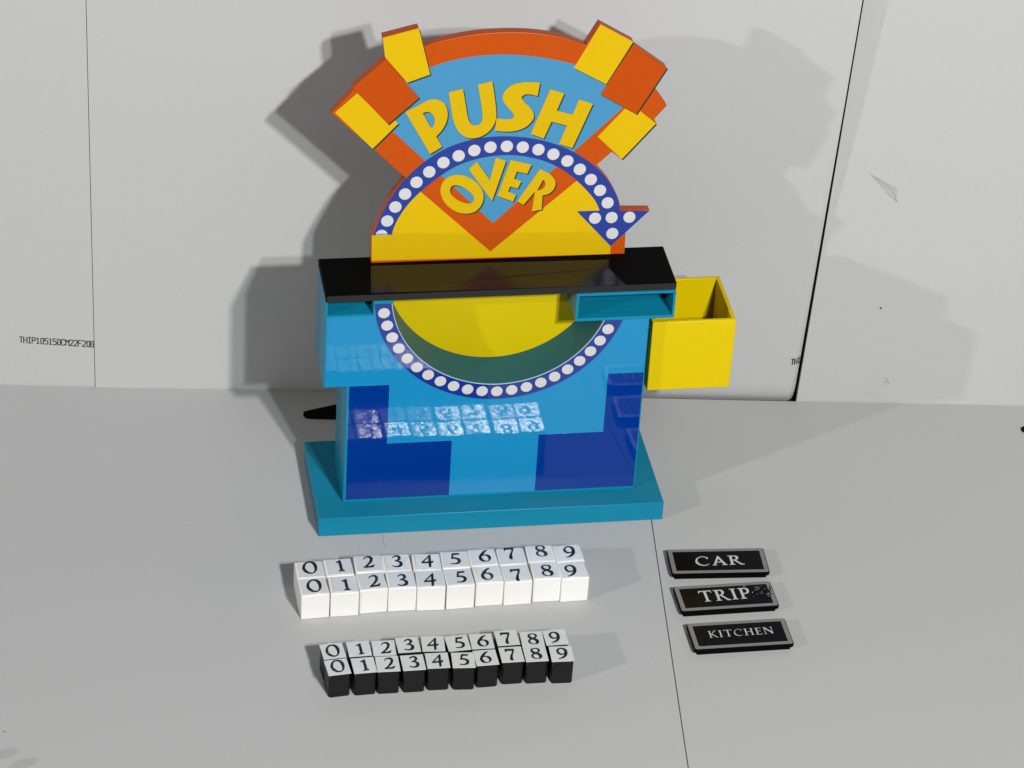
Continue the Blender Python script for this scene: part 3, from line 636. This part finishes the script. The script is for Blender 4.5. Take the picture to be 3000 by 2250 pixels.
for word, cor, (xl, xr), yl, yt, label, _ in PL:
    C4 = [onz(*p5(*c), PH) for c in cor]      # back-left, back-right, front-right, front-left
    cen = sum(C4, Vector())/4
    yw = (yawof(C4[3], C4[2]) + yawof(C4[0], C4[1]))/2
    wd = ((C4[2]-C4[3]).length + (C4[1]-C4[0]).length)/2; dp = ((C4[0]-C4[3]).length + (C4[1]-C4[2]).length)/2
    e = empty('name_plate', (cen.x, cen.y, 0), yw); tag(e, label, 'name plate', 'name plates lying in a column on the right')
    hw, hd = wd/2, dp/2
    def chm(hw, hd, c): return [(-hw+c, -hd), (hw-c, -hd), (hw, -hd+c), (hw, hd-c), (hw-c, hd), (-hw+c, hd), (-hw, hd-c), (-hw, -hd+c)]
    def put(name, loops, z0_, z1_, m, parent, bev=0.0, off=0.0):
        me = slabmesh(name, loops, z0_, z1_, bev, off)
        for v in me.vertices: v.co *= CM
        smooth_by_angle(me, 30, True)
        return link(name, me, m, parent)
    put('lower_block', [chm(hw-.2, hd-.12, .05)], 0, .26, M_blk, e)
    up = put('upper_slab', [chm(hw, hd, .13)], .25, PH-.02, M_blk, e, bev=.02)
    put('grey_border', [chm(hw-.06, hd-.06, .10)], PH-.03, PH+.005, M_grey, up)
    put('face_print', [chm(hw-.36, hd-.33, 0.0)], PH-.01, PH+.012, M_inset, up)
    if word == 'TRIP':
        bmf = bmesh.new(); rr = random.Random(5)
        wr = [(-1.95, .95, .13, .05), (-1.75, .98, .09, .04), (-1.12, .72, .20, .11), (-1.02, .60, .12, .10), (-.82, .82, .07, .06), (-1.2, .50, .10, .07), (-1.35, .40, .07, .05), (-.95, .05, .15, .11), (-.86, .2, .08, .06),
              (-.48, -.1, .26, .06), (-.3, .25, .06, .2), (-.6, .5, .12, .05), (-1.55, .2, .10, .05), (-.2, .6, .05, .2), (-.55, -.35, .12, .05), (-1.6, -.3, .06, .04), (-1.25, -.05, .05, .05)]
        for (ox, oy, ra, rb_) in wr:
            nn = 12; rings = []
            for k, (f_, hh) in enumerate(((1, 0), (.93, .5), (.72, .85), (.35, 1))):
                rings.append([bmf.verts.new(((hw+ox+ra*f_*math.cos(2*math.pi*i/nn)*(1+.25*math.sin(3*i+ox*9)))*CM, (oy+rb_*f_*math.sin(2*math.pi*i/nn)*(1+.2*math.cos(2*i)))*CM, (PH+.012+hh*.085)*CM)) for i in range(nn)])
            for r_a, r_b in zip(rings, rings[1:]):
                for i in range(nn): bmf.faces.new((r_a[i], r_a[(i+1) % nn], r_b[(i+1) % nn], r_b[i]))
            bmf.faces.new(rings[-1])
        mef = bpy.data.meshes.new('wrinkled_film'); bmf.to_mesh(mef); bmf.free(); smooth_by_angle(mef, 60)
        link('wrinkled_film', mef, M_crin, up)
    # word: baseline between two photographed points
    slope = (-12 if word == 'CAR' else (-40 if word == 'TRIP' else -50))
    A = onz(*p5(xl+ (40 if word != 'CAR' else 20), yl+ (8 if word != 'KITCHEN' else 5)), PH); B = onz(*p5(xr, yl+slope), PH)
    T_ = onz(*p5(xl, yt), PH)
    la = Vector(local(cen, yw, A)); lb = Vector(local(cen, yw, B)); lt = Vector(local(cen, yw, T_))
    hgt = {'CAR': 1.06, 'TRIP': 1.20, 'KITCHEN': .74}[word]
    adv = [SER[c][0] for c in word]; gap = .10
    tot = sum(adv)+gap*(len(word)-1); ux = (lb-la).length/tot; exd = (lb-la).normalized(); eyd = Vector((-exd.y, exd.x))
    cur = 0
    for i, c in enumerate(word):
        loops = []
        for l in SER[c][1]:
            loops.append([tuple(la + exd*((cur+p[0])*ux) + eyd*(p[1]*hgt)) for p in spline(l, 4)])
        put('letter', loops, PH, PH+.018, M_cap, up, off=-.012 if word == 'KITCHEN' else 0)
        cur += SER[c][0]+gap
